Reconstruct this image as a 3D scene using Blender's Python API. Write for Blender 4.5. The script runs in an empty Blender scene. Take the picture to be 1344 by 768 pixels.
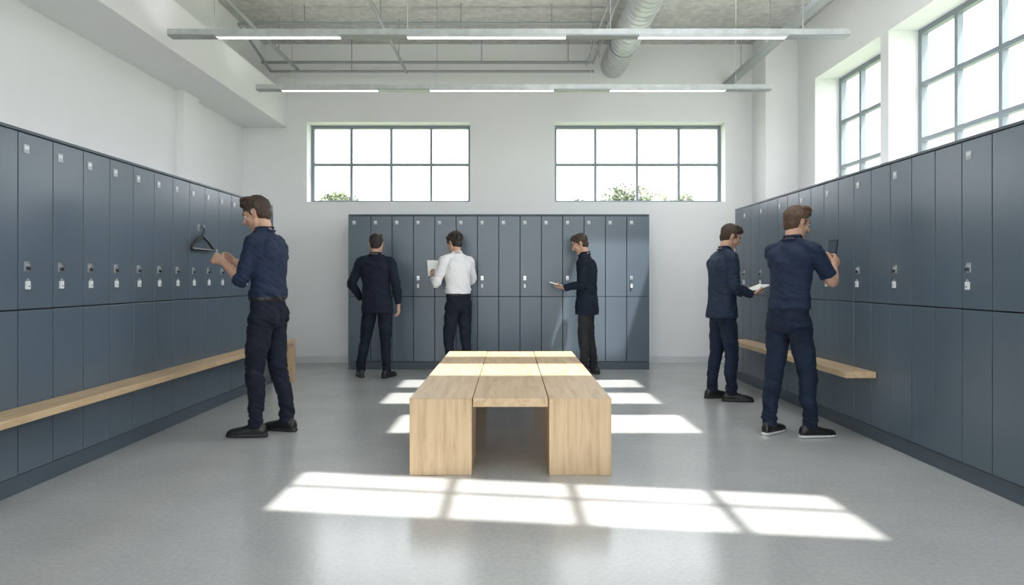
import bpy, bmesh, math, random
from math import sin, cos, pi, radians, sqrt
from mathutils import Vector, Matrix, noise
from mathutils.bvhtree import BVHTree
random.seed(4)
scene = bpy.context.scene
col = scene.collection

# ------------------------------------------------------------------ materials
def new_mat(name):
    m = bpy.data.materials.new(name); m.use_nodes = True
    nt = m.node_tree
    return m, nt, nt.nodes['Principled BSDF']

def mat(name, c, rough=0.5, metal=0.0, var=0.0, vscale=6.0, bump=0.0, bscale=40.0, stretch=(1,1,1), spec=0.5, emit=None, estr=0):
    m, nt, b = new_mat(name)
    b.inputs['Base Color'].default_value = (*c, 1)
    b.inputs['Roughness'].default_value = rough
    b.inputs['Metallic'].default_value = metal
    b.inputs['Specular IOR Level'].default_value = spec
    tc = nt.nodes.new('ShaderNodeTexCoord'); mp = nt.nodes.new('ShaderNodeMapping')
    mp.inputs['Scale'].default_value = stretch
    nt.links.new(tc.outputs['Object'], mp.inputs['Vector'])
    if var > 0:
        n = nt.nodes.new('ShaderNodeTexNoise'); n.inputs['Scale'].default_value = vscale; n.inputs['Detail'].default_value = 6
        r = nt.nodes.new('ShaderNodeValToRGB')
        r.color_ramp.elements[0].position = 0.3; r.color_ramp.elements[1].position = 0.7
        r.color_ramp.elements[0].color = (*[max(0, x*(1-var)) for x in c], 1)
        r.color_ramp.elements[1].color = (*[min(1, x*(1+var)) for x in c], 1)
        nt.links.new(mp.outputs['Vector'], n.inputs['Vector'])
        nt.links.new(n.outputs['Fac'], r.inputs['Fac']); nt.links.new(r.outputs['Color'], b.inputs['Base Color'])
    if bump > 0:
        n2 = nt.nodes.new('ShaderNodeTexNoise'); n2.inputs['Scale'].default_value = bscale; n2.inputs['Detail'].default_value = 4
        bp = nt.nodes.new('ShaderNodeBump'); bp.inputs['Strength'].default_value = bump; bp.inputs['Distance'].default_value = 0.01
        nt.links.new(mp.outputs['Vector'], n2.inputs['Vector'])
        nt.links.new(n2.outputs['Fac'], bp.inputs['Height']); nt.links.new(bp.outputs['Normal'], b.inputs['Normal'])
    if emit:
        b.inputs['Emission Color'].default_value = (*emit, 1); b.inputs['Emission Strength'].default_value = estr
    return m

def wood(name, stretch):
    m, nt, b = new_mat(name)
    tc = nt.nodes.new('ShaderNodeTexCoord'); mp = nt.nodes.new('ShaderNodeMapping'); mp.inputs['Scale'].default_value = stretch
    nt.links.new(tc.outputs['Object'], mp.inputs['Vector'])
    n = nt.nodes.new('ShaderNodeTexNoise'); n.inputs['Scale'].default_value = 3.0; n.inputs['Detail'].default_value = 8; n.inputs['Roughness'].default_value = 0.65
    n.inputs['Distortion'].default_value = 0.4
    r = nt.nodes.new('ShaderNodeValToRGB')
    r.color_ramp.elements[0].position = 0.28; r.color_ramp.elements[0].color = (0.41, 0.275, 0.155, 1)
    r.color_ramp.elements[1].position = 0.72; r.color_ramp.elements[1].color = (0.65, 0.48, 0.30, 1)
    e = r.color_ramp.elements.new(0.5); e.color = (0.56, 0.405, 0.245, 1)
    nt.links.new(mp.outputs['Vector'], n.inputs['Vector']); nt.links.new(n.outputs['Fac'], r.inputs['Fac'])
    nt.links.new(r.outputs['Color'], b.inputs['Base Color'])
    bp = nt.nodes.new('ShaderNodeBump'); bp.inputs['Strength'].default_value = 0.15; bp.inputs['Distance'].default_value = 0.003
    nt.links.new(n.outputs['Fac'], bp.inputs['Height']); nt.links.new(bp.outputs['Normal'], b.inputs['Normal'])
    b.inputs['Roughness'].default_value = 0.45
    return m

M_wall = mat('white_plaster', (0.84, 0.845, 0.85), 0.85, var=0.010, vscale=2, bump=0.05, bscale=80)
M_trim = mat('trim_paint', (0.68, 0.70, 0.71), 0.5)
M_ceil = mat('concrete_ceiling', (0.54, 0.53, 0.505), 0.9, var=0.16, vscale=14, bump=0.5, bscale=60)
M_frame = mat('window_frame_grey', (0.24, 0.28, 0.315), 0.45)
M_alu = mat('galvanised_metal', (0.52, 0.54, 0.55), 0.42, metal=0.35, var=0.12, vscale=12)
M_conduit = mat('conduit_grey', (0.32, 0.34, 0.35), 0.4, metal=0.2)
M_lamp = mat('lamp_diffuser', (0.9, 0.9, 0.9), 0.5, emit=(1, 0.99, 0.96), estr=3.0)
M_upfill = mat('added_upfill_glow', (0.9, 0.9, 0.9), 0.5, emit=(1, 0.98, 0.95), estr=18.0)  # glow added on the pendant tops to brighten the ceiling
M_locker = mat('locker_slate_blue', (0.094, 0.128, 0.162), 0.26, var=0.03, vscale=1.5)
M_lockgap = mat('locker_gap', (0.008, 0.010, 0.013), 0.8)
M_plinth = mat('locker_plinth', (0.070, 0.095, 0.120), 0.45)
M_steel = mat('lock_steel', (0.55, 0.57, 0.59), 0.28, metal=0.9)
M_tag = mat('white_tag', (0.74, 0.76, 0.78), 0.4)
M_plate = mat('number_plate_grey', (0.42, 0.45, 0.48), 0.4)
M_black = mat('black_plastic', (0.012, 0.012, 0.014), 0.4)
M_woodY = wood('oak_long_grain', (9, 0.8, 9))
M_woodZ = wood('oak_end_panel', (9, 9, 0.8))
M_paper = mat('paper_white', (0.85, 0.85, 0.83), 0.6)
M_blue = mat('book_cover_blue', (0.04, 0.06, 0.09), 0.5)

def floor_mat():
    m, nt, b = new_mat('floor_grey_screed')
    tc = nt.nodes.new('ShaderNodeTexCoord')
    n = nt.nodes.new('ShaderNodeTexNoise'); n.inputs['Scale'].default_value = 1.8; n.inputs['Detail'].default_value = 6; n.inputs['Roughness'].default_value = 0.6
    r = nt.nodes.new('ShaderNodeValToRGB')
    r.color_ramp.elements[0].position = 0.25; r.color_ramp.elements[0].color = (0.412, 0.420, 0.420, 1)
    r.color_ramp.elements[1].position = 0.75; r.color_ramp.elements[1].color = (0.480, 0.487, 0.483, 1)
    n3 = nt.nodes.new('ShaderNodeTexNoise'); n3.inputs['Scale'].default_value = 45; n3.inputs['Detail'].default_value = 4
    r3 = nt.nodes.new('ShaderNodeMapRange'); r3.inputs['From Min'].default_value = .3; r3.inputs['From Max'].default_value = .7; r3.inputs['To Min'].default_value = 0.92; r3.inputs['To Max'].default_value = 1.06
    br = nt.nodes.new('ShaderNodeTexBrick')
    br.inputs['Color1'].default_value = (1, 1, 1, 1); br.inputs['Color2'].default_value = (0.98, 0.98, 0.98, 1); br.inputs['Mortar'].default_value = (0.91, 0.91, 0.91, 1)
    br.inputs['Scale'].default_value = 1.0; br.inputs['Mortar Size'].default_value = 0.003; br.inputs['Brick Width'].default_value = 2.4; br.inputs['Row Height'].default_value = 1.2
    mul = nt.nodes.new('ShaderNodeMixRGB'); mul.blend_type = 'MULTIPLY'; mul.inputs['Fac'].default_value = 1
    mul2 = nt.nodes.new('ShaderNodeMixRGB'); mul2.blend_type = 'MULTIPLY'; mul2.inputs['Fac'].default_value = 1
    L = nt.links.new
    L(tc.outputs['Object'], n.inputs['Vector']); L(tc.outputs['Object'], n3.inputs['Vector']); L(tc.outputs['Object'], br.inputs['Vector'])
    L(n.outputs['Fac'], r.inputs['Fac']); L(n3.outputs['Fac'], r3.inputs['Value'])
    L(r.outputs['Color'], mul2.inputs['Color1']); L(r3.outputs['Result'], mul2.inputs['Color2'])
    L(mul2.outputs['Color'], mul.inputs['Color1']); L(br.outputs['Color'], mul.inputs['Color2'])
    L(mul.outputs['Color'], b.inputs['Base Color'])
    mr = nt.nodes.new('ShaderNodeMapRange'); mr.inputs['To Min'].default_value = 0.16; mr.inputs['To Max'].default_value = 0.24
    L(n.outputs['Fac'], mr.inputs['Value']); L(mr.outputs['Result'], b.inputs['Roughness'])
    b.inputs['Specular IOR Level'].default_value = 0.7
    return m
M_floor = floor_mat()

# ------------------------------------------------------------------ mesh builder
class MB:
    def __init__(s): s.v = []; s.f = []; s.m = []
    def box(s, x0, x1, y0, y1, z0, z1, m=0):
        if x0 > x1: x0, x1 = x1, x0
        if y0 > y1: y0, y1 = y1, y0
        b = len(s.v)
        s.v += [(x0,y0,z0),(x1,y0,z0),(x1,y1,z0),(x0,y1,z0),(x0,y0,z1),(x1,y0,z1),(x1,y1,z1),(x0,y1,z1)]
        for q in [(0,3,2,1),(4,5,6,7),(0,1,5,4),(1,2,6,5),(2,3,7,6),(3,0,4,7)]:
            s.f.append(tuple(b+i for i in q)); s.m.append(m)
    def prism(s, quad, z0, z1, m=0):
        b = len(s.v); n = len(quad)
        s.v += [(x, y, z0) for x, y in quad] + [(x, y, z1) for x, y in quad]
        s.f.append(tuple(b+i for i in reversed(range(n)))); s.m.append(m)
        s.f.append(tuple(b+n+i for i in range(n))); s.m.append(m)
        for i in range(n):
            j = (i+1) % n
            s.f.append((b+i, b+j, b+n+j, b+n+i)); s.m.append(m)
    def cyl(s, p0, p1, r, m=0, n=12, r1=None):
        p0 = Vector(p0); p1 = Vector(p1); r1 = r if r1 is None else r1
        t = (p1-p0).normalized(); a = t.orthogonal().normalized(); c = t.cross(a)
        b = len(s.v)
        for p, rr in ((p0, r), (p1, r1)):
            for i in range(n):
                w = 2*pi*i/n; q = p + a*cos(w)*rr + c*sin(w)*rr; s.v.append(tuple(q))
        for i in range(n):
            j = (i+1) % n; s.f.append((b+i, b+j, b+n+j, b+n+i)); s.m.append(m)
        s.f.append(tuple(b+i for i in reversed(range(n)))); s.m.append(m)
        s.f.append(tuple(b+n+i for i in range(n))); s.m.append(m)
    def tube(s, pts, r, m=0, n=8):
        for a, b in zip(pts[:-1], pts[1:]): s.cyl(a, b, r, m, n)
    def part(s, p):
        b = len(s.v); s.v += [tuple(x) for x in p[0]]
        for f in p[1]: s.f.append(tuple(b+i for i in f)); s.m.append(p[2])
    def build(s, name, mats, bevel=0, smooth=False, loc=(0,0,0), rot=0, parent=None, seg=2):
        me = bpy.data.meshes.new(name); me.from_pydata(s.v, [], s.f)
        for m in mats: me.materials.append(m)
        me.polygons.foreach_set('material_index', s.m)
        if smooth: me.polygons.foreach_set('use_smooth', [True]*len(s.f))
        me.update()
        bm = bmesh.new(); bm.from_mesh(me); bmesh.ops.recalc_face_normals(bm, faces=bm.faces); bm.to_mesh(me); bm.free()
        ob = bpy.data.objects.new(name, me); col.objects.link(ob)
        ob.location = loc; ob.rotation_euler[2] = rot
        if bevel:
            md = ob.modifiers.new('bevel', 'BEVEL'); md.width = bevel; md.segments = seg; md.limit_method = 'ANGLE'
        if parent: ob.parent = parent
        return ob

# ------------------------------------------------------------------ room
XL, XR, YB, YF, ZC = -3.81, 3.88, 9.5, -3.0, 4.54
b = MB(); b.box(XL-0.4, XR+0.4, YF-0.4, YB+0.4, -0.12, 0); b.build('floor', [M_floor])

def wall_x(name, y0, y1, x0, x1, z0, z1, openings, mat_=M_wall):
    b = MB(); ops = sorted(openings); cx = x0
    for (xa, xb, za, zb) in ops:
        b.box(cx, xa, y0, y1, z0, z1); b.box(xa, xb, y0, y1, z0, za); b.box(xa, xb, y0, y1, zb, z1); cx = xb
    b.box(cx, x1, y0, y1, z0, z1)
    return b.build(name, [mat_])
def wall_y(name, x0, x1, y0, y1, z0, z1, openings, mat_=M_wall):
    b = MB(); ops = sorted(openings); cy = y0
    for (ya, yb, za, zb) in ops:
        b.box(x0, x1, cy, ya, z0, z1); b.box(x0, x1, ya, yb, z0, za); b.box(x0, x1, ya, yb, zb, z1); cy = yb
    b.box(x0, x1, cy, y1, z0, z1)
    return b.build(name, [mat_])

W1 = (-2.90, -0.575, 2.295, 3.43); W2 = (0.63, 3.06, 2.295, 3.43)
wall_x('wall_back', YB, YB+0.4, XL-0.4, XR+0.4, 0, ZC+0.1, [W1, W2])
R1 = (7.0, 8.5, 2.05, 3.75); R2 = (4.57, 6.85, 2.05, 3.75); R3 = (1.9, 4.2, 2.05, 3.75); R4 = (-1.2, 1.2, 2.05, 3.75)
wall_y('wall_right', XR, XR+0.42, YF, YB, 0, ZC+0.1, [R1, R2, R3, R4])
wall_y('wall_left', XL-0.4, XL, YF, YB, 0, ZC+0.1, [])
F1 = (-3.5, -1.2, 0.3, 4.2); F2 = (-1.05, 1.1, 0.3, 4.2); F3 = (1.25, 3.6, 0.3, 4.2)  # unseen front openings, added and made large to let sky light in
wall_x('wall_front', YF-0.4, YF, XL-0.4, XR+0.4, 0, ZC+0.1, [F1, F2, F3])

b = MB(); b.box(XL, -3.18, YF, YB, 3.35, 3.83); b.build('trim_beam_left', [M_wall], bevel=0.004)
b = MB(); b.box(XL, -3.52, YF, YB, 3.83, ZC); b.build('trim_bulkhead_left', [M_wall])
b = MB(); b.box(XL+0.001, -3.72, 7.60, 7.98, 0, 3.35); b.build('trim_pilaster_left', [M_wall], bevel=0.004)
b = MB(); b.box(3.44, XR, 9.0, YB, 0, ZC); b.build('column', [M_wall], bevel=0.004)
b = MB(); b.box(-3.81, 3.44, YB-0.018, YB, 0, 0.10); b.build('baseboard_back', [M_trim], bevel=0.003)
b = MB(); b.box(XL, XL+0.018, 7.98, YB-0.018, 0, 0.10); b.build('baseboard_left', [M_trim], bevel=0.003)
b = MB(); b.box(XR-0.018, XR, 8.0, 9.0, 0, 0.10); b.build('baseboard_right', [M_trim], bevel=0.003)

SD = Vector((-0.30, 0.32, -1.0))
sx, sy = -SD.x*ZC, SD.y*ZC
def bands():  # rooflight openings added out of view to throw the floor sun patches
    P = [(-1.27, 1.75, 3.46, 4.14, 3.06, 3.68),
         (-0.95, 1.50, 5.18, 5.88, 5.18, 5.88),
         (-1.25, 1.46, 6.40, 7.02, 6.40, 7.02),
         (-1.25, 1.48, 7.36, 7.92, 7.36, 7.92)]
    out = [(p[0]+sx, p[1]+sx, p[2]-sy, p[3]-sy, p[4]-sy, p[5]-sy) for p in P]
    out.append((1.80, 2.80, 7.42, 7.92, 7.42, 7.92))  # one more added opening, sends sun onto the back lockers
    return out
BD = bands()
b = MB()
T0, T1 = ZC, ZC+0.05
ycur = YF
for (xa, xb, al, bl, ar, br_) in BD:
    lo = min(al, ar) - 0.02; hi = max(bl, br_) + 0.02
    b.box(XL-0.4, XR+0.4, ycur, lo, T0, T1)
    b.box(XL-0.4, xa, lo, hi, T0, T1); b.box(xb, XR+0.4, lo, hi, T0, T1)
    b.prism([(xa, lo), (xb, lo), (xb, ar), (xa, al)], T0, T1)
    b.prism([(xa, bl), (xb, br_), (xb, hi), (xa, hi)], T0, T1)
    ycur = hi
b.box(XL-0.4, XR+0.4, ycur, YB+0.4, T0, T1)
b.build('ceiling', [M_ceil])
b = MB(); (xa, xb, al, bl, ar, br_) = BD[0]
def ymid(x, t):
    u = (x-xa)/(xb-xa); y0 = al+(ar-al)*u; y1 = bl+(br_-bl)*u; return y0+(y1-y0)*t
for fx in (-0.33, 0.36, 1.13):
    X = fx+sx; b.prism([(X-.027, ymid(X, 0)), (X+.027, ymid(X, 0)), (X+.027, ymid(X, 1)), (X-.027, ymid(X, 1))], ZC+.01, ZC+.05)
b.prism([(xa, ymid(xa, .57)), (xb, ymid(xb, .57)), (xb, ymid(xb, .625)), (xa, ymid(xa, .625))], ZC+.012, ZC+.048)
b.build('added_rooflight_bars', [M_frame])  # bars of the added rooflight, shaped to divide its sun patch

# ------------------------------------------------------------------ windows
def window_frame(name, axis, plane, a0, a1, z0, z1, ncol, nrow, fw=0.045, d=0.07, mid=0.035):
    b = MB()
    def bx(p0, p1, q0, q1, dd=d):
        if axis == 'x': b.box(p0, p1, plane-dd/2, plane+dd/2, q0, q1)
        else: b.box(plane-dd/2, plane+dd/2, p0, p1, q0, q1)
    bx(a0, a0+fw, z0, z1); bx(a1-fw, a1, z0, z1); bx(a0, a1, z0, z0+fw, d*.98); bx(a0, a1, z1-fw, z1, d*.98)
    for i in range(1, ncol):
        c = a0+(a1-a0)*i/ncol; bx(c-mid/2, c+mid/2, z0, z1, d*.9)
    for i in range(1, nrow):
        c = z0+(z1-z0)*i/nrow; bx(a0, a1, c-mid/2, c+mid/2, d*.86)
    return b.build(name, [M_frame], bevel=0.004)
window_frame('window_1', 'x', YB+0.25, W1[0], W1[1], W1[2], W1[3], 4, 2)
window_frame('window_2', 'x', YB+0.25, W2[0], W2[1], W2[2], W2[3], 4, 2)
for i, r in enumerate((R1, R2, R3, R4)):
    nc = 3 if i == 0 else 4
    window_frame('window_%d' % (i+3), 'y', XR+0.34, r[0], r[1], r[2], r[3], nc, 3, mid=0.045, fw=0.055)
for i, r in enumerate((F1, F2, F3)):
    window_frame('window_%d' % (i+7), 'x', YF-0.25, r[0], r[1], r[2], r[3], 3, 3)  # frames for the added front openings

# ------------------------------------------------------------------ lockers
def locker_bank(name, n, w, depth, H, split, loc, rot, locks=None, labels=None):
    b = MB(); L = n*w; pl = 0.10; g = 0.0036
    b.box(0, L, 0.012, depth, 0, pl, 2)
    b.box(0.004, L-0.004, 0.018, depth, pl, H-0.016, 1)
    b.box(-0.016, 0.004, 0.0, depth, 0, H, 0)
    b.box(L-0.004, L+0.016, 0.0, depth, 0, H, 0)
    b.box(0.004, L-0.004, 0.0, depth, H-0.018, H, 2)
    for i in range(n):
        u0 = i*w+g; u1 = (i+1)*w-g
        b.box(u0, u1, 0.0, 0.019, pl+0.006, split-g, 0)
        b.box(u0, u1, 0.0, 0.019, split+g, H-0.024, 0)
    ob = b.build(name, [M_locker, M_lockgap, M_plinth], bevel=0.0025, loc=loc, rot=rot)
    h = MB()
    for i in range(n):
        c = i*w+0.062
        if labels is None or i in labels:
            h.box(c-0.022, c+0.022, -0.003, 0, H-0.135, H-0.085, 3)
            h.box(c-0.015, c+0.015, -0.0045, -0.003, H-0.112, H-0.096, 1)
        if locks is None or i in locks:
            z = split+0.245
            h.box(c-0.017, c+0.017, -0.005, 0, z-0.028, z+0.028, 0)
            h.cyl((c, -0.005, z+0.006), (c, -0.018, z+0.006), 0.009, 0, 14)
            h.box(c-0.004, c+0.004, -0.024, -0.005, z-0.020, z-0.004, 2)
            zz = z-0.085
            h.tube([(c-0.007, -0.010, zz), (c-0.007, -0.010, zz+0.010), (c, -0.010, zz+0.016), (c+0.007, -0.010, zz+0.010), (c+0.007, -0.010, zz)], 0.002, 0, 6)
            h.box(c-0.013, c+0.013, -0.016, -0.002, zz-0.044, zz+0.002, 1)
            h.cyl((c, -0.0165, zz-0.028), (c, -0.0175, zz-0.028), 0.005, 2, 12)
    ho = h.build('locks_and_number_plates', [M_steel, M_tag, M_black, M_plate], bevel=0.0012, parent=ob)
    return ob
WL = 0.284
locker_bank('locker_bank', 23, WL, 0.5, 2.045, 1.025, (-2.74, 3.715-9*WL, 0), radians(90))
locker_bank('locker_bank', 27, 0.25, 0.5, 2.035, 1.02, (2.69, 3.728+17*0.25, 0), radians(-90), {16, 13, 11, 9, 7, 5, 3, 1, 19, 22}, {18, 16, 13, 11, 9, 7, 5, 3, 1, 21})
locker_bank('locker_bank', 14, 0.2822, 0.55, 2.055, 0.965, (-2.13, 8.83, 0), 0, {1, 3, 6, 8, 10, 11, 13})
b = MB(); b.box(XL, -3.245, 1.14, 7.58, 0, 2.02); b.build('trim_ledge_left', [M_wall])
b = MB(); b.box(3.195, XR, 1.2, 7.99, 0, 2.0); b.build('trim_ledge_right', [M_wall])

# ------------------------------------------------------------------ benches & table
def wall_bench(name, x0, x1, y0, y1, zt, th, leg_end, wallside):
    b = MB()
    b.box(x0, x1, y0, y1, zt-th, zt, 0)
    if leg_end: b.box(x0, x1, y1, y1+0.05, 0, zt, 1)
    n = int((y1-y0)/1.1)+1
    for i in range(n):
        y = y0+0.25+(y1-y0-0.5)*i/max(1, n-1)
        b.box(min(wallside, (x0+x1)/2), max(wallside, (x0+x1)/2), y-0.02, y+0.02, zt-th-0.03, zt-th, 2)
    return b.build(name, [M_woodY, M_woodZ, M_plinth], bevel=0.004)
wall_bench('wooden_bench', -2.735, -2.53, 1.2, 7.80, 0.487, 0.042, True, -2.735)
wall_bench('wooden_bench', 2.46, 2.685, 4.90, 7.6, 0.515, 0.045, False, 2.685)

b = MB(); Y0, Y1, ZT = 4.07, 6.73, 0.47
for sgn in (-1, 1):
    xo, xi = sgn*0.617+0.0, sgn*0.235
    b.box(xo, xi, Y0+0.004, Y1-0.004, ZT-0.075, ZT, 0)
    b.box(xo-sgn*0.001, xi+sgn*0.001, Y0, Y0+0.50, 0, ZT-0.003, 1)
    b.box(xo-sgn*0.001, xi+sgn*0.001, Y1-0.50, Y1, 0, ZT-0.003, 1)
b.box(-0.230, 0.230, Y0+0.015, Y1-0.015, ZT-0.055, ZT-0.001, 0)
b.box(-0.25, 0.25, Y0+0.55, Y0+0.62, ZT-0.13, ZT-0.056, 0)
b.box(-0.25, 0.25, Y1-0.62, Y1-0.55, ZT-0.13, ZT-0.056, 0)
b.build('low_wooden_table', [M_woodY, M_woodZ], bevel=0.004)

# ------------------------------------------------------------------ ceiling services
def luminaire(y, x0, x1, z, segs):
    b = MB(); d = 0.05
    b.box(x0, x1, y-d, y+d, z+0.010, z+0.048, 0)
    b.box(x0, x1, y-0.02, y+0.02, z+0.048, z+0.065, 0)
    b.box(x0+.1, x1-.1, y-d*.8, y-0.022, z+0.048, z+0.050, 3); b.box(x0+.1, x1-.1, y+0.022, y+d*.8, z+0.048, z+0.050, 3)  # added glowing strips facing up, fill light for the ceiling
    b.box(x0, x1, y-d-.002, y-d, z+0.010, z+0.060, 0); b.box(x0, x1, y+d, y+d+.002, z+0.010, z+0.060, 0)
    cur = x0
    for s0, s1 in segs:
        b.box(cur, s0, y-d, y+d, z, z+0.010, 2); b.box(s0+0.003, s1-0.003, y-d*.6, y+d*.6, z-0.001, z+0.010, 1)
        b.box(s0, s1, y-d, y-d*.62, z-0.004, z+0.010, 0); b.box(s0, s1, y+d*.62, y+d, z-0.004, z+0.010, 0); cur = s1
    b.box(cur, x1, y-d, y+d, z, z+0.010, 2)
    for x in (x0+0.4, x0+(x1-x0)*.35, x0+(x1-x0)*.65, x1-0.4):
        b.cyl((x, y, z+0.065), (x, y, ZC), 0.0035, 2, 6)
    b.build('linear_pendant_light', [M_alu, M_lamp, M_conduit, M_upfill])
SG = [(-2.64, -1.53), (-0.93, 0.50), (1.15, 2.48)]
luminaire(6.0, -3.06, 3.03, 3.37, SG)
luminaire(7.7, -2.92, 3.00, 3.37, SG)
luminaire(3.9, -3.0, 3.0, 3.37, SG)  # unseen row, added for extra light
luminaire(1.1, -3.0, 3.0, 3.37, SG)  # second unseen row, also added for extra light

b = MB(); R = 0.175; DX, DZ = 1.46, 4.23
b.cyl((DX, 6.75, DZ), (DX, YB, DZ), R, 0, 32)
y = 6.8
while y < YB-0.03:
    b.cyl((DX, y, DZ), (DX, y+0.018, DZ), R+0.006, 0, 32); y += 0.12
b.cyl((DX, 6.75, DZ), (DX, 6.6, DZ+0.06), R, 0, 32); b.cyl((DX, 6.66, DZ), (DX, 6.5, ZC), R*0.95, 0, 32)
for yy in (7.3, 8.6):
    b.cyl((DX, yy, DZ), (DX, yy+0.03, DZ), R+0.012, 0, 32)
    for s in (-1, 1): b.cyl((DX+s*(R+.008), yy+.015, DZ), (DX+s*(R+.008), yy+.015, ZC), 0.006, 0, 6)
ob = b.build('ventilation_duct', [M_alu], smooth=False)

b = MB()
def pipe(p0, p1, r=0.018): b.cyl(p0, p1, r, 0, 10)
pipe((-1.44, 6.4, 4.06), (-1.44, 9.25, 4.06), 0.02)
pipe((-3.45, 9.25, 4.20), (1.15, 9.25, 4.20), 0.02)
pipe((-3.30, 9.20, 4.06), (1.15, 9.20, 4.06), 0.018)
pipe((-3.3, 8.1, 4.30), (1.2, 8.1, 4.30), 0.018)
pipe((-3.3, 8.1, 4.30), (-3.3, 9.2, 4.06), 0.018)
pipe((-2.95, 6.4, 4.10), (-2.95, 9.25, 4.10), 0.022)
pipe((1.15, 6.4, 4.20), (1.15, 9.25, 4.20), 0.016)
pipe((1.05, 6.4, 4.16), (1.05, 9.25, 4.16), 0.012)
pipe((1.78, 8.4, 4.36), (3.4, 8.4, 4.36), 0.014)
for x, y in ((-2.5, 8.1), (-0.6, 8.1), (0.5, 8.1), (-2.2, 9.25), (-0.4, 9.25), (0.8, 9.25), (-1.44, 7.4), (-1.44, 8.6), (-2.95, 8.5), (1.15, 8.7)):
    pipe((x, y, 4.08 if abs(x) > .9 else 4.2), (x, y, ZC), 0.006)
b.build('ceiling_conduits', [M_conduit])
b = MB()
b.box(3.02, 3.13, 6.3, 9.5, 3.93, 3.945); b.box(3.02, 3.03, 6.3, 9.5, 3.945, 3.99); b.box(3.12, 3.13, 6.3, 9.5, 3.945, 3.99)
for y in (6.9, 7.9, 8.9): b.cyl((3.075, y, 3.94), (3.075, y, ZC), 0.006, 0, 6)
b.build('cable_tray', [M_conduit])

# ------------------------------------------------------------------ human figures
def ring_loft(rings, mi, n=20):
    V = []; F = []
    for (c, a, bb) in rings:
        for i in range(n):
            w = 2*pi*i/n; V.append(c + a*cos(w) + bb*sin(w))
    k = len(rings)
    for j in range(k-1):
        for i in range(n):
            i2 = (i+1) % n; F.append((j*n+i, j*n+i2, (j+1)*n+i2, (j+1)*n+i))
    c0 = len(V); V.append(rings[0][0]); V.append(rings[-1][0])
    for i in range(n):
        i2 = (i+1) % n; F.append((c0, i2, i)); F.append((c0+1, (k-1)*n+i, (k-1)*n+i2))
    return (V, F, mi)

def crom(a, b_, c, d, t):
    return 0.5*((2*b_)+(c-a)*t+(2*a-5*b_+4*c-d)*t*t+(3*b_-a-3*c+d)*t*t*t)

def limb(pts, rads, mi, side=None, sub=4, n=16, cap0=True, cap1=True):
    pts = [Vector(p) for p in pts]
    rads = [(r, r) if not isinstance(r, tuple) else r for r in rads]
    P = []; Rr = []
    m = len(pts)
    for i in range(m-1):
        a = pts[max(0, i-1)]; b_ = pts[i]; c = pts[i+1]; d = pts[min(m-1, i+2)]
        if i == 0: a = b_-(c-b_)
        if i == m-2: d = c+(c-b_)
        for k in range(sub):
            t = k/sub
            P.append(crom(a, b_, c, d, t)); Rr.append((rads[i][0]*(1-t)+rads[i+1][0]*t, rads[i][1]*(1-t)+rads[i+1][1]*t))
    P.append(pts[-1]); Rr.append(rads[-1])
    rings = []
    prev = None
    for i, p in enumerate(P):
        t = (P[min(i+1, len(P)-1)]-P[max(i-1, 0)]).normalized()
        ref = side if side is not None else (prev if prev is not None else (Vector((1, 0, 0)) if abs(t.x) < .8 else Vector((0, 1, 0))))
        a = (ref - t*ref.dot(t))
        if a.length < 1e-4: a = t.orthogonal()
        a.normalize(); prev = a; c = t.cross(a)
        rings.append((p, a, c, t, Rr[i]))
    out = []
    if cap0:
        p, a, c, t, r = rings[0]; m_ = min(r)
        for w in (1.35, 0.95, 0.5): out.append((p-t*m_*sin(w), a*r[0]*cos(w), c*r[1]*cos(w)))
    for p, a, c, t, r in rings: out.append((p, a*r[0], c*r[1]))
    if cap1:
        p, a, c, t, r = rings[-1]; m_ = min(r)
        for w in (0.5, 0.95, 1.35): out.append((p+t*m_*sin(w), a*r[0]*cos(w), c*r[1]*cos(w)))
    return ring_loft(out, mi, n)

def ellipsoid(c, r, mi, n=20, k=12):
    c = Vector(c); rings = []
    for j in range(1, k):
        w = -pi/2+pi*j/k
        rings.append((c+Vector((0, 0, r[2]*sin(w))), Vector((r[0]*cos(w), 0, 0)), Vector((0, r[1]*cos(w), 0))))
    p = ring_loft(rings, mi, n)
    p[0][-2] = c-Vector((0, 0, r[2])); p[0][-1] = c+Vector((0, 0, r[2]))
    return p
def xform(p, M): return ([M @ v for v in p[0]], p[1], p[2])

def remesh(parts, voxel, it=3, fac=0.5):
    V = []; F = []; MI = []
    for p in parts:
        o = len(V); V += [tuple(v) for v in p[0]]
        for f in p[1]: F.append(tuple(o+i for i in f)); MI.append(p[2])
    me = bpy.data.meshes.new('tmp'); me.from_pydata(V, [], F); me.update()
    bm = bmesh.new(); bm.from_mesh(me); bmesh.ops.recalc_face_normals(bm, faces=bm.faces); bm.to_mesh(me); bm.free()
    ob = bpy.data.objects.new('tmp', me); col.objects.link(ob)
    md = ob.modifiers.new('r', 'REMESH'); md.mode = 'VOXEL'; md.voxel_size = voxel; md.adaptivity = 0
    sm = ob.modifiers.new('s', 'SMOOTH'); sm.iterations = it; sm.factor = fac
    dg = bpy.context.evaluated_depsgraph_get(); dg.update()
    m2 = bpy.data.meshes.new_from_object(ob.evaluated_get(dg))
    v2 = [v.co.copy() for v in m2.vertices]; f2 = [tuple(p.vertices) for p in m2.polygons]
    bvh = BVHTree.FromPolygons(V, F)
    mi2 = []
    for p in m2.polygons:
        r = bvh.find_nearest(p.center); mi2.append(MI[r[2]] if r[2] is not None else MI[0])
    nrm = [v.normal.copy() for v in m2.vertices]
    bpy.data.objects.remove(ob); bpy.data.meshes.remove(me); bpy.data.meshes.remove(m2)
    return v2, f2, mi2, nrm

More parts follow.
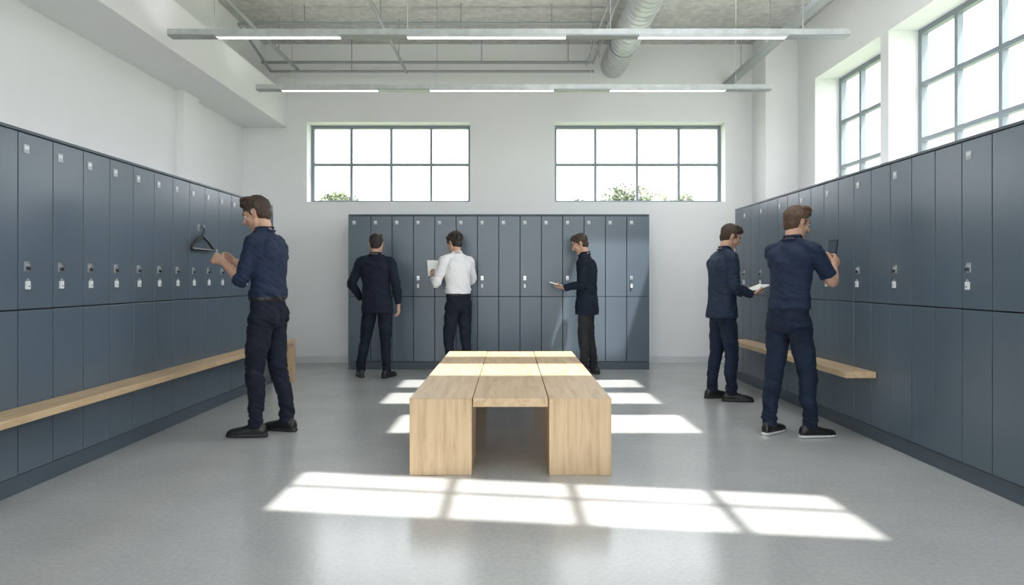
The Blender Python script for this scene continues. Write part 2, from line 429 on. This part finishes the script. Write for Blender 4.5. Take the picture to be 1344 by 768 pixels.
def ik(S, W, pole, l1=0.285, l2=0.255):
    d = W-S; L = d.length
    if L > (l1+l2)*0.995:
        W = S+d.normalized()*(l1+l2)*0.995; d = W-S; L = d.length
    a = (l1*l1-l2*l2+L*L)/(2*L); h = sqrt(max(0, l1*l1-a*a)); t = d.normalized()
    pl = pole-t*pole.dot(t); pl.normalize()
    return S+t*a+pl*h, W

SH, PA, SO, SK, HA, LI, EW, IR, BE, SL = range(10)
def hand_parts(W, f, nrm, right, curl, thumb=0.5):
    f = f.normalized(); nrm = (nrm-f*nrm.dot(f)).normalized()
    t = f.cross(nrm)
    if not right: t = -t
    P = []
    rr = [(-0.012, .025, .020), (0.0, .026, .019), (.03, .034, .0175), (.06, .041, .0155), (.085, .041, .0125), (.098, .036, .009)]
    P.append(ring_loft([(W+f*d, t*a, nrm*c) for d, a, c in rr], SK, 18))
    def chain(base, d0, axis_to, lens, angs, rads):
        pts = [base]; ang = 0
        for l, a in zip(lens, angs):
            ang += a; pts.append(pts[-1]+(d0*cos(ang)+axis_to*sin(ang))*l)
        return limb(pts, rads, SK, sub=3, n=10)
    offs = [.031, .0105, -.0105, -.030]; lens = [.072, .080, .074, .058]
    for k, (o, l) in enumerate(zip(offs, lens)):
        cc = curl*(1+0.08*k)
        d0 = (f+t*o*1.6).normalized()
        P.append(chain(W+f*(.082-0.004*abs(k-1))+t*o, d0, nrm, [.012, l*.45, l*.3, l*.25], [0, cc*1.0, cc*1.3, cc*0.8], [.0095, .0095, .0088, .0080, .0068]))
    d0 = (t*.75+f*.65+nrm*.25).normalized()
    ax = (nrm*.8+f*.5-t*.3); ax = (ax-d0*ax.dot(d0)).normalized()
    P.append(chain(W+f*.018+t*.018, d0, ax, [.040, .034, .026], [0, thumb*.6, thumb*.6], [.0135, .0115, .0098, .0078]))
    return P

def ridge(p):
    return 1.0-2.0*abs(noise.noise(p))

def person(name, loc, yaw, H, p, mats):
    s = H/1.78
    parts = []; skin = []; extra = []
    cy, ny = p.get('cy', 0.0), p.get('ny', 0.0)
    cx, px = p.get('cx', 0.0), p.get('px', 0.0)
    def cyf(z):
        if z < 0.95: return 0
        if z < 1.32: return cy*(z-.95)/.37
        return cy+(ny-cy)*min(1, (z-1.32)/.18)
    def cxf(z):
        if z < .9: return px
        if z > 1.3: return cx
        return px+(cx-px)*(z-.9)/.4
    j = p.get('puff', 0.0); hem = p.get('hem', 1.02)
    prof = [(.70, .184, .134), (.80, .182, .135), (.90, .178, .132), (.98, .168, .120), (1.05, .159, .111), (1.15, .158, .108), (1.25, .170, .114), (1.34, .182, .119), (1.41, .176, .111), (1.445, .145, .094), (1.475, .105, .078), (1.50, .070, .066), (1.512, .062, .062)]
    def rad(z):
        for a, c in zip(prof[:-1], prof[1:]):
            if a[0] <= z <= c[0]:
                t = (z-a[0])/(c[0]-a[0]); return a[1]+(c[1]-a[1])*t, a[2]+(c[2]-a[2])*t
        return prof[-1][1:]
    zs = [hem]+[q[0] for q in prof if q[0] > hem+0.02]
    fine = []
    for a, c in zip(zs[:-1], zs[1:]): fine += [a, (a+c)/2]
    fine.append(zs[-1])
    rings = []
    for z in fine:
        rx, ry = rad(z)
        k = j if z < 1.42 else j*.4
        if p.get('belt') and z < 1.10: k += .008*sin(pi*min(1, (z-hem)/.085))
        rings.append((Vector((cxf(z), cyf(z)-0.004, z)), Vector((rx+k, 0, 0)), Vector((0, ry+k, 0))))
    parts.append(ring_loft(rings, SH, 32))
    for sg in (-1, 1):
        parts.append(ellipsoid((cx+sg*.080, cyf(1.34)+.052, 1.33), (.08, .06+j, .08), SH))
        parts.append(ellipsoid((cx+sg*.090, cyf(1.34)-.058, 1.35), (.08, .055+j, .10), SH))
        parts.append(limb([(cx*.7+sg*.03, ny-.012, 1.495), (cx+sg*.10, cyf(1.45)-.008, 1.462), (cx+sg*.170, cyf(1.42)-.004, 1.432)], [.040, .043+j*.4, .055+j*.4], SH))
    for rr_, zz_ in ((.060, 1.538), (.070, 1.512)):
        ringp = []
        for i in range(25):
            w = 2*pi*i/24+pi/2
            ringp.append((cx*.7+rr_*cos(w), ny-.004+rr_*sin(w)*1.02, zz_-0.016*max(0, sin(w))))
        parts.append(limb(ringp, [(.008, .012)]*25, SH, side=Vector((0, 0, 1)), sub=1, n=8))
    pr = [(.80, .135, .10), (.86, .165, .115), (.92, .171, .118), (.98, .163, .112), (1.04, .153, .105), (1.07, .150, .103)]
    parts.append(ring_loft([(Vector((cxf(z), -.004, z)), Vector((a, 0, 0)), Vector((0, c, 0))) for z, a, c in pr], PA, 28))
    for sg in (-1, 1): parts.append(ellipsoid((px+sg*.075, -.048, .89), (.082, .074, .10), PA))
    if p.get('belt'):
        bp = [(cxf(1.02)+0.1625*cos(2*pi*i/24), -.004+0.1145*sin(2*pi*i/24)+cyf(1.02), 1.016) for i in range(25)]
        parts.append(limb(bp, [(.017, .008)]*25, BE, side=Vector((0, 0, 1)), sub=1, n=8))
    knees = []
    for sg, key in ((-1, 'fl'), (1, 'fr')):
        q = p[key]; fx, fy, fyaw = q[:3]; kb = q[3] if len(q) > 3 else p.get('kbend', .02)
        hip = Vector((px+sg*.086, 0, .88)); ank = Vector((fx, fy, .085))
        knee = (hip*.47+ank*.53)+Vector((-sin(fyaw)*kb, cos(fyaw)*kb, 0)); knees.append(knee)
        m1 = hip*.5+knee*.5+Vector((0, .004, 0)); m2 = knee*.6+ank*.4+Vector((0, -.012, 0))
        parts.append(limb([hip, m1, knee, m2, ank+Vector((0, 0, .10)), ank+Vector((0, .0, -.012))], [.095, .083, .065, .060, .051, .055], PA, cap1=False, n=20))
        c, s_ = cos(fyaw), sin(fyaw)
        fd = Vector((-s_, c, 0)); sd = Vector((c, s_, 0)); up = Vector((0, 0, 1)); A = Vector((fx, fy, 0))
        rs = [(-.082, .020, .030, .038), (-.072, .030, .042, .047), (-.03, .038, .056, .058), (.02, .040, .056, .057), (.06, .044, .043, .045), (.11, .048, .035, .036), (.16, .045, .031, .031), (.195, .033, .025, .026), (.212, .016, .016, .022)]
        parts.append(ring_loft([(A+fd*d+up*zc, sd*a, up*h) for d, a, h, zc in rs], SO, 20))
        rs2 = [(-.088, .022), (-.075, .036), (-.03, .042), (.03, .043), (.10, .052), (.165, .049), (.20, .036), (.218, .016)]
        parts.append(ring_loft([(A+fd*d+up*.011, sd*a, up*.013) for d, a in rs2], SL, 20))
    slv = p.get('sleeve', 'long'); elbows = []
    for sg, key in ((-1, 'al'), (1, 'ar')):
        A = p[key]; S = Vector((cx+sg*.185, cyf(1.42), 1.418))
        E, W = ik(S, Vector(A['w']), Vector(A.get('pole', (sg*.5, -.3, -1))))
        u = (E-S); v = (W-E); elbows.append((E, S))
        if slv == 'long':
            parts.append(limb([S, S+u*.5, E, E+v*.45, W-v*.03], [.064+j*.4, .058+j*.3, .052+j*.3, .047+j*.2, .038], SH, cap1=False, n=18))
            skin.append(limb([E+v*.7, W], [.03, (.026)], SK, n=14))
        elif slv == 'elbow':
            parts.append(limb([S, S+u*.5, E-u*.02, E+v*.12], [.064, .058, .052, .053], SH, cap1=False, n=18))
            parts.append(limb([E+v*.06, E+v*.16], [.057, .055], SH, cap0=False, cap1=False, n=18))
            skin.append(limb([E-u*.1, E+v*.02, E+v*.3, E+v*.75, W], [.042, .043, .044, .033, (.027)], SK, n=16))
        else:
            parts.append(limb([S, S+u*.4, S+u*.80], [.064, .062, .060], SH, cap1=False, n=18))
            skin.append(limb([S+u*.4, S+u*.75, E, E+v*.3, E+v*.75, W], [.049, .047, .042, .045, .034, (.027)], SK, n=16))
        f = Vector(A.get('f', v.normalized())); nn = Vector(A.get('n', (-sg, 0, 0)))
        skin += hand_parts(W, f, nn, sg > 0, A.get('curl', .4), A.get('thumb', .5))
    hx, hy, hz = p.get('head', (0, ny+.02, 1.645)); pit, hyaw = p.get('hrot', (0, 0))
    hx += cx
    HM = Matrix.Translation((hx, hy, hz)) @ Matrix.Rotation(hyaw, 4, 'Z') @ Matrix.Rotation(-pit, 4, 'X')
    hp = [ellipsoid((0, -.012, .030), (.074, .096, .088), SK), ellipsoid((0, .022, -.030), (.060, .064, .084), SK),
          ellipsoid((0, .066, -.094), (.024, .021, .020), SK),
          limb([(0, .083, .018), (0, .098, -.006), (0, .107, -.024)], [.008, .010, .0125], SK, n=10),
          ellipsoid((.011, .093, -.028), (.009, .010, .008), SK), ellipsoid((-.011, .093, -.028), (.009, .010, .008), SK),
          limb([(-.045, .060, .028), (-.02, .078, .030), (.02, .078, .030), (.045, .060, .028)], [.009]*4, SK, n=10),
          ellipsoid((0, .0835, -.0545), (.022, .0075, .0045), LI), ellipsoid((0, .0825, -.063), (.019, .0075, .0055), LI)]
    for sg in (-1, 1):
        hp.append(limb([(sg*.060, -.002, -.03), (sg*.052, .02, -.075), (sg*.020, .062, -.095)], [.018, .018, .018], SK, n=10))
        hp.append(ellipsoid((sg*.040, .055, -.020), (.020, .020, .018), SK))
        hp.append(limb([(sg*.076, .004, .006), (sg*.084, -.004, .026), (sg*.086, -.022, .026), (sg*.083, -.026, .004), (sg*.077, -.010, -.030)], [.0055, .0055, .006, .006, .0065], SK, n=8))
        hp.append(ellipsoid((sg*.076, -.010, -.002), (.005, .015, .026), SK))
        extra.append(xform(ellipsoid((sg*.030, .0695, .010), (.0135, .0105, .0090), EW), HM))
        extra.append(xform(ellipsoid((sg*.030, .0775, .0085), (.0058, .0038, .0058), IR), HM))
        extra.append(xform(limb([(sg*.014, .0875, .029), (sg*.030, .0845, .034), (sg*.047, .069, .030)], [(.003, .0045)]*3, HA, n=8), HM))
        extra.append(xform(limb([(sg*.018, .079, .0165), (sg*.030, .0805, .0195), (sg*.043, .071, .015)], [.0028]*3, SK, n=8), HM))
    skin += [xform(q, HM) for q in hp]
    nb = HM @ Vector((0, -.022, -.055))
    skin.append(limb([(cx*.7, ny-.012, 1.44), (cx*.7, ny-.006, 1.51), tuple(nb)], [.058, .056, .055], SK, n=18))
    hs = p.get('hair', 'short')
    hair = [ellipsoid((0, -.027, .046), (.0815, .099, .090), HA), ellipsoid((0, -.047, -.008), (.066, .061, .070), HA),
            ellipsoid((0, .030, .100), (.060, .052, .030), HA)]
    rnd = random.Random(len(name))
    if hs == 'quiff':
        hair += [ellipsoid((0, -.01, .116), (.066, .07, .026), HA)]
        for q in range(16):
            x = -.052+.104*q/15
            hair.append(limb([(x, -.02, .125), (x*1.05, .030, .136+rnd.uniform(-.004, .006)), (x*.95+rnd.uniform(-.006, .006), .072-abs(x)*.35, .118+rnd.uniform(-.004, .004))], [.010, .011, .005], HA, n=8))
    if hs == 'short':
        for q in range(16):
            x = -.054+.108*q/15
            hair.append(limb([(x, -.02, .118), (x*1.03, .030, .124+rnd.uniform(-.003, .004)), (x, .066-abs(x)*.3, .104+rnd.uniform(-.004, .004))], [.010, .010, .005], HA, n=8))
    if hs == 'curly':
        for q in range(150):
            w = rnd.uniform(0, 2*pi); e = rnd.uniform(-.25, 1.5)
            dv = Vector((cos(w)*cos(e), sin(w)*cos(e), sin(e)))
            c = Vector((dv.x*.084, -.028+dv.y*.100, .045+dv.z*.095))
            if c.y > .045 and c.z < .085: continue
            if c.y > .0 and c.z < .03: continue
            hair.append(ellipsoid(c, (.018, .018, .017), HA, 10, 6))
    for sg in (-1, 1): hair.append(limb([(sg*.071, .012, .03), (sg*.0725, .012, -.002)], [(.006, .012), (.004, .008)], HA, n=8))
    hair = [xform(q, HM) for q in hair]

    V = []; F = []; MI = []
    def add(v, f, m):
        o = len(V); V.extend(v); F.extend([tuple(o+i for i in q) for q in f]); MI.extend(m)
    v, f, m, nr = remesh(parts, 0.0062, 2, .5)
    amp = p.get('wr', 1.0)*1.5; sd = len(name)*1.7
    for i, c in enumerate(v):
        z = c.z
        if z > 0.115:
            d = noise.noise(Vector((c.x*6+sd, c.y*6, z*14+c.x*9)))*.006
            g = 0.30
            for E, S_ in elbows:
                L = (c-E).length; g = max(g, 1.1*max(0, 1-L/.15))
                L = (c-S_).length; g = max(g, .8*max(0, 1-L/.16))
            if z > .95: g = max(g, .9*max(0, 1-abs(z-max(hem, 1.0)-.06)/.14))
            else:
                for k_ in knees:
                    L = (c-k_).length; g = max(g, .9*max(0, 1-L/.17))
                g = max(g, 1.3*max(0, 1-(z-.10)/.20))
                g = max(g, .9*max(0, 1-abs(z-.84)/.10))
            d += g*(ridge(Vector((c.x*7+sd, c.y*7+2, z*26+c.x*14-c.y*8)))-.35)*.0085
            d += noise.noise(c*30)*.0013
            v[i] = c+nr[i]*d*amp
        else:
            v[i] = Vector((c.x, c.y, max(c.z, 0.0)))
    add(v, f, m)
    v, f, m, nr = remesh(skin, 0.0034, 3, .45); add(v, f, m)
    v, f, m, nr = remesh(hair, 0.0040, 2, .4)
    Hi = HM.inverted()
    for i, c in enumerate(v):
        q = Hi @ c
        v[i] = c+nr[i]*(ridge(Vector((q.x*110, q.y*22, q.z*40+sd)))*.0035 + noise.noise(q*32)*.005)
    add(v, f, m)
    for q in extra: add(q[0], q[1], [q[2]]*len(q[1]))
    me = bpy.data.meshes.new(name); me.from_pydata([tuple(c) for c in V], [], F)
    for mm in mats: me.materials.append(mm)
    me.polygons.foreach_set('material_index', MI); me.polygons.foreach_set('use_smooth', [True]*len(F)); me.update()
    ob = bpy.data.objects.new(name, me); col.objects.link(ob)
    ob.location = (loc[0], loc[1], 0); ob.rotation_euler[2] = yaw; ob.scale = (s, s, s)
    return ob

M_skin = mat('skin', (0.54, 0.32, 0.23), 0.5, var=0.06, vscale=25)
M_lip = mat('lips', (0.42, 0.19, 0.16), 0.45)
M_eye = mat('eye_white', (0.75, 0.74, 0.72), 0.25)
M_iris = mat('iris_dark', (0.03, 0.02, 0.015), 0.2)
M_hairD = mat('hair_dark_brown', (0.018, 0.012, 0.009), 0.55, var=0.4, vscale=60, bump=0.6, bscale=160)
M_hairB = mat('hair_brown', (0.045, 0.025, 0.015), 0.55, var=0.4, vscale=60, bump=0.6, bscale=160)
M_hairL = mat('hair_light_brown', (0.085, 0.047, 0.026), 0.55, var=0.4, vscale=60, bump=0.6, bscale=160)
M_navy = mat('navy_cotton', (0.014, 0.025, 0.056), 0.8, var=0.15, vscale=20, bump=0.25, bscale=25, spec=0.3)
M_navyd = mat('navy_wool', (0.010, 0.016, 0.031), 0.85, var=0.15, vscale=20, bump=0.2, bscale=25, spec=0.25)
M_navyj = mat('navy_jacket', (0.014, 0.026, 0.054), 0.75, var=0.15, vscale=20, bump=0.25, bscale=25, spec=0.35)
M_jean = mat('dark_denim', (0.009, 0.013, 0.025), 0.85, var=0.35, vscale=9, bump=0.25, bscale=30, spec=0.25)
M_jeanb = mat('blue_denim', (0.012, 0.020, 0.040), 0.85, var=0.35, vscale=9, bump=0.25, bscale=30, spec=0.25)
M_char = mat('charcoal_trousers', (0.024, 0.025, 0.028), 0.85, var=0.2, vscale=9, bump=0.25, bscale=30, spec=0.25)
M_white = mat('white_cotton', (0.76, 0.77, 0.79), 0.8, bump=0.3, bscale=22, spec=0.25)
M_shoe = mat('black_leather', (0.010, 0.010, 0.011), 0.4)
M_sole = mat('dark_sole', (0.015, 0.015, 0.016), 0.7)
M_solew = mat('pale_sole', (0.55, 0.56, 0.57), 0.6)
def mset(shirt, pants, hair, sole=M_sole): return [shirt, pants, M_shoe, M_skin, hair, M_lip, M_eye, M_iris, M_black, sole]

person('man_in_navy_shirt', (-1.87, 5.16), radians(84), 1.85, dict(
    cy=.005, ny=.035, head=(0, .095, 1.632), hrot=(radians(24), radians(6)), hem=1.015, belt=True, sleeve='elbow', hair='quiff', puff=.004,
    fl=(-.10, .05, radians(4), .03), fr=(.11, -.09, radians(-14), .01), px=-.015,
    al=dict(w=(-.10, .30, 1.28), pole=(-.35, -.5, -1), f=(.25, 1, .35), n=(1, 0, -.4), curl=.55, thumb=.7),
    ar=dict(w=(.09, .31, 1.285), pole=(.5, -.3, -1), f=(-.3, 1, .25), n=(-1, 0, -.3), curl=.6, thumb=.7)),
    mset(M_navy, M_jean, M_hairB))
person('man_in_navy_blazer', (-1.64, 8.12), radians(-4), 1.755, dict(
    hem=.80, puff=.014, sleeve='long', hair='short', head=(0, .03, 1.642), hrot=(radians(12), 0.1),
    fl=(-.19, .02, radians(24), .02), fr=(.14, -.02, radians(-16), .01), wr=.9, px=.02,
    al=dict(w=(-.225, .13, .96), pole=(-1, -1.1, 0), f=(.3, .6, -1), n=(1, 0, 0), curl=.5),
    ar=dict(w=(.275, .04, .90), pole=(.6, -1, 0), f=(.02, .12, -1), n=(-1, .1, 0), curl=.35)),
    mset(M_navyd, M_jean, M_hairD))
person('man_in_white_shirt', (-0.66, 8.28), radians(38), 1.78, dict(
    hem=1.015, puff=.006, belt=True, sleeve='long', hair='curly', ny=.02, head=(0, .07, 1.637), hrot=(radians(20), radians(14)),
    fl=(-.08, .05, radians(12), .04), fr=(.11, -.05, radians(-12), .005), px=.02,
    al=dict(w=(-.17, .29, 1.20), pole=(-.5, -.4, -1), f=(.1, .8, .7), n=(.8, -.3, .3), curl=.45),
    ar=dict(w=(.10, .27, 1.18), pole=(1.2, -.3, -.8), f=(-.5, .9, .4), n=(-.8, 0, .5), curl=.45)),
    mset(M_white, M_jean, M_hairD))
person('man_in_navy_jacket', (0.95, 8.33), radians(82), 1.775, dict(
    hem=.76, puff=.012, sleeve='long', hair='short', ny=.03, cy=.0, head=(0, .085, 1.632), hrot=(radians(26), radians(6)),
    fl=(-.09, .03, radians(4), .02), fr=(.10, -.08, radians(-10), .01),
    al=dict(w=(-.10, .27, 1.09), pole=(-.35, -.6, -1), f=(.15, 1, .10), n=(.25, 0, 1), curl=.4),
    ar=dict(w=(.10, .28, 1.09), pole=(.5, -.4, -1), f=(-.2, 1, .08), n=(-.25, 0, 1), curl=.4)),
    mset(M_navyd, M_char, M_hairB))
person('man_in_blue_overshirt', (2.10, 6.62), radians(-84), 1.755, dict(
    hem=.83, puff=.012, sleeve='long', hair='short', ny=.035, cy=.0, head=(0, .09, 1.63), hrot=(radians(28), radians(-8)),
    fl=(-.10, -.06, radians(10), .01), fr=(.10, .05, radians(-12), .03),
    al=dict(w=(-.10, .27, 1.06), pole=(-.4, -.5, -1), f=(.2, 1, .2), n=(.25, 0, 1), curl=.4),
    ar=dict(w=(.10, .26, 1.06), pole=(.4, -.5, -1), f=(-.15, 1, .2), n=(-.25, 0, 1), curl=.4)),
    mset(M_navyj, M_jeanb, M_hairB))
person('man_in_navy_polo', (2.14, 5.10), radians(-60), 1.765, dict(
    hem=.985, puff=.004, sleeve='short', hair='quiff', ny=.03, cy=.01, head=(0, .08, 1.635), hrot=(radians(16), radians(-20)),
    fl=(-.12, -.09, radians(10), .0), fr=(.11, .08, radians(-20), .03), px=-.02,
    al=dict(w=(-.05, .36, 1.33), pole=(-.5, -.2, -1), f=(.2, .75, .6), n=(.8, .1, -.2), curl=.6, thumb=.8),
    ar=dict(w=(.11, .37, 1.31), pole=(.45, -.1, -1), f=(-.15, .8, .65), n=(-.8, .1, -.1), curl=.6, thumb=.8)),
    mset(M_navy, M_jeanb, M_hairL, M_solew))

# ------------------------------------------------------------------ held things
def local_obj(mb, name, mats, ploc, pyaw, H, pos, rot=(0, 0, 0), bevel=0.002):
    ob = mb.build(name, mats, bevel=bevel)
    s = H/1.78
    M = Matrix.Translation((ploc[0], ploc[1], 0)) @ Matrix.Rotation(pyaw, 4, 'Z') @ Matrix.Translation(Vector(pos)*s) @ Matrix.Rotation(rot[2], 4, 'Z') @ Matrix.Rotation(rot[0], 4, 'X') @ Matrix.Rotation(rot[1], 4, 'Y')
    ob.matrix_world = M
    return ob
m = MB(); m.box(-.016, .016, -.009, .009, -.022, .018, 0); m.tube([(-.010, 0, .018), (-.010, 0, .036), (-.005, 0, .044), (.005, 0, .044), (.010, 0, .036), (.010, 0, .018)], .003, 1)
local_obj(m, 'padlock', [M_tag, M_steel], (-1.87, 5.16), radians(84), 1.85, (0, .405, 1.33))
m = MB(); m.box(-.085, .085, -.004, .004, -.11, .11, 0); m.box(-.087, .087, .004, .006, -.112, .112, 1)
local_obj(m, 'notepad', [M_paper, M_blue], (-0.66, 8.28), radians(38), 1.78, (-.09, .40, 1.335), (radians(-22), 0, radians(-22)))
def book():
    m = MB(); m.box(-.125, .125, -.085, .085, -.006, -.003, 1); m.prism([(-.12, -.08), (-.002, -.08), (-.002, .08), (-.12, .08)], -.003, .010, 0); m.prism([(.002, -.08), (.12, -.08), (.12, .08), (.002, .08)], -.003, .010, 0)
    return m
local_obj(book(), 'notebook', [M_paper, M_blue], (0.95, 8.33), radians(82), 1.775, (0, .38, 1.135), (radians(16), 0, 0))
local_obj(book(), 'notebook', [M_paper, M_blue], (2.10, 6.62), radians(-84), 1.755, (0, .37, 1.125), (radians(20), 0, 0))
m = MB(); m.box(-.038, .038, -.005, .005, -.078, .078, 0); m.box(-.034, .034, -.0062, -.005, -.070, .070, 1)
for a, c in ((-.02, .055), (-.02, .03)): m.cyl((a, .005, c), (a, .009, c), .008, 2, 14)
local_obj(m, 'smartphone', [M_black, M_blue, M_steel], (2.14, 5.10), radians(-60), 1.765, (.03, .475, 1.445), (radians(-12), 0, 0))
m = MB(); HX = -2.703; yc = 5.86
ap = (HX, yc, 1.575)
m.tube([ap, (HX, yc-.10, 1.535), (HX, yc-.20, 1.475), (HX, yc-.205, 1.462), (HX, yc-.19, 1.455), (HX, yc+.19, 1.455), (HX, yc+.205, 1.462), (HX, yc+.20, 1.475), (HX, yc+.10, 1.535), ap], .012, 0, 10)
hk = [(HX, yc, 1.575), (HX, yc, 1.605)] + [(HX, yc+.025*sin(t), 1.632-.027*cos(t)) for t in [0.0, .5, 1., 1.6, 2.2, 2.8, 3.4, 4.0]]
m.tube(hk, .0055, 0, 8)
m.build('coat_hanger', [M_black, M_steel])
m = MB(); m.box(-2.7398, -2.736, yc-.015, yc+.015, 1.62, 1.68, 0); m.cyl((-2.737, yc, 1.65), (-2.69, yc, 1.652), .005, 0, 10); m.cyl((-2.69, yc, 1.652), (-2.688, yc, 1.67), .005, 0, 10)
m.build('coat_hook', [M_steel])

# ------------------------------------------------------------------ outside
M_grass = mat('grass', (0.20, 0.25, 0.13), 0.9, var=0.3, vscale=1)
M_leaf = mat('leaves', (0.15, 0.18, 0.115), 0.8, var=0.35, vscale=1.5)
M_bark = mat('bark', (0.15, 0.11, 0.08), 0.9)
M_roof = mat('clay_roof', (0.235, 0.195, 0.175), 0.8, var=0.2, vscale=5)
M_rend = mat('house_render', (0.34, 0.33, 0.32), 0.9)
M_gls = mat('dark_glass', (0.05, 0.07, 0.08), 0.1)
m = MB(); m.box(-60, 60, -40, 90, -0.35, -0.16, 0); m.build('ground_outside', [M_grass])
def tree(x, y, h, r):
    m = MB(); m.cyl((x, y, -.16), (x, y, h-r), .18, 1, 10, .1)
    cl = []
    for k in range(34):
        w = random.uniform(0, 2*pi); e = random.uniform(-.7, 1.5); q = random.uniform(.25, .85)*r
        c = Vector((x+cos(w)*cos(e)*q*1.5, y+sin(w)*cos(e)*q, h-r*.85+sin(e)*q*.8)); cl.append(c)
        if k % 3 == 0: m.cyl((x, y, h-r*1.3), tuple(c), .05, 1, 6, .015)
    for c in cl:
        for k in range(150):
            d = Vector((random.gauss(0, 1), random.gauss(0, 1), random.gauss(0, 1))).normalized()*r*.30*random.uniform(.3, 1)**.5
            p = c+d; a = Vector((random.gauss(0, 1), random.gauss(0, 1), random.gauss(0, 1))).normalized(); bq = a.orthogonal().normalized()
            L = random.uniform(.06, .12)
            m.part(([p-a*L, p+bq*L*.5, p+a*L, p-bq*L*.5], [(0, 1, 2, 3)], 0))
    o = m.build('tree', [M_leaf, M_bark])
tree(5.2, 30, 5.45, 1.6); tree(8.2, 32, 5.3, 1.4); tree(3.6, 33, 5.2, 1.2); tree(-8.3, 32, 5.3, 1.3)
def house(x, y, w, d, h, rh, rot=0):
    m = MB(); m.box(-w/2, w/2, -d/2, d/2, -.16, h, 0)
    V = [(-w/2-.3, -d/2-.3, h), (w/2+.3, -d/2-.3, h), (w/2+.3, d/2+.3, h), (-w/2-.3, d/2+.3, h), (-w/2-.3, 0, h+rh), (w/2+.3, 0, h+rh)]
    m.part((V, [(0, 1, 5, 4), (2, 3, 4, 5), (0, 4, 3), (1, 2, 5), (0, 3, 2, 1)], 1))
    m.box(w*.2, w*.2+.6, -.3, .3, h, h+rh+.6, 0)
    for i in range(4): m.box(-w/2+.8+i*w/4, -w/2+1.8+i*w/4, -d/2-.02, -d/2, 1.2, 2.6, 2)
    m.build('house', [M_rend, M_roof, M_gls], loc=(x, y, 0), rot=rot)
house(17.5, 20, 9, 7, 4.8, 2.6, radians(90))

# ------------------------------------------------------------------ light
w = bpy.data.worlds.new('World'); scene.world = w; w.use_nodes = True
bg = w.node_tree.nodes['Background']; bg.inputs['Color'].default_value = (0.93, 0.965, 1.0, 1); bg.inputs['Strength'].default_value = 5.0
sun = bpy.data.lights.new('sun', 'SUN'); sun.energy = 10.0; sun.angle = radians(0.95); sun.color = (1, 0.965, 0.91)
so = bpy.data.objects.new('sun', sun); col.objects.link(so); so.location = (5, -4, 12)
so.rotation_euler = SD.to_track_quat('-Z', 'Y').to_euler()

# ------------------------------------------------------------------ camera
cam = bpy.data.cameras.new('camera'); co = bpy.data.objects.new('camera', cam); col.objects.link(co)
cam.sensor_width = 36; cam.lens = 876/1344*36; cam.clip_start = 0.05; cam.clip_end = 300
co.location = (0, 0, 1.2); co.rotation_euler = (radians(90), 0, 0)
cam.shift_x = 2/1344; cam.shift_y = -18/1344
scene.camera = co
scene.view_settings.view_transform = 'Standard'
scene.view_settings.look = 'None'
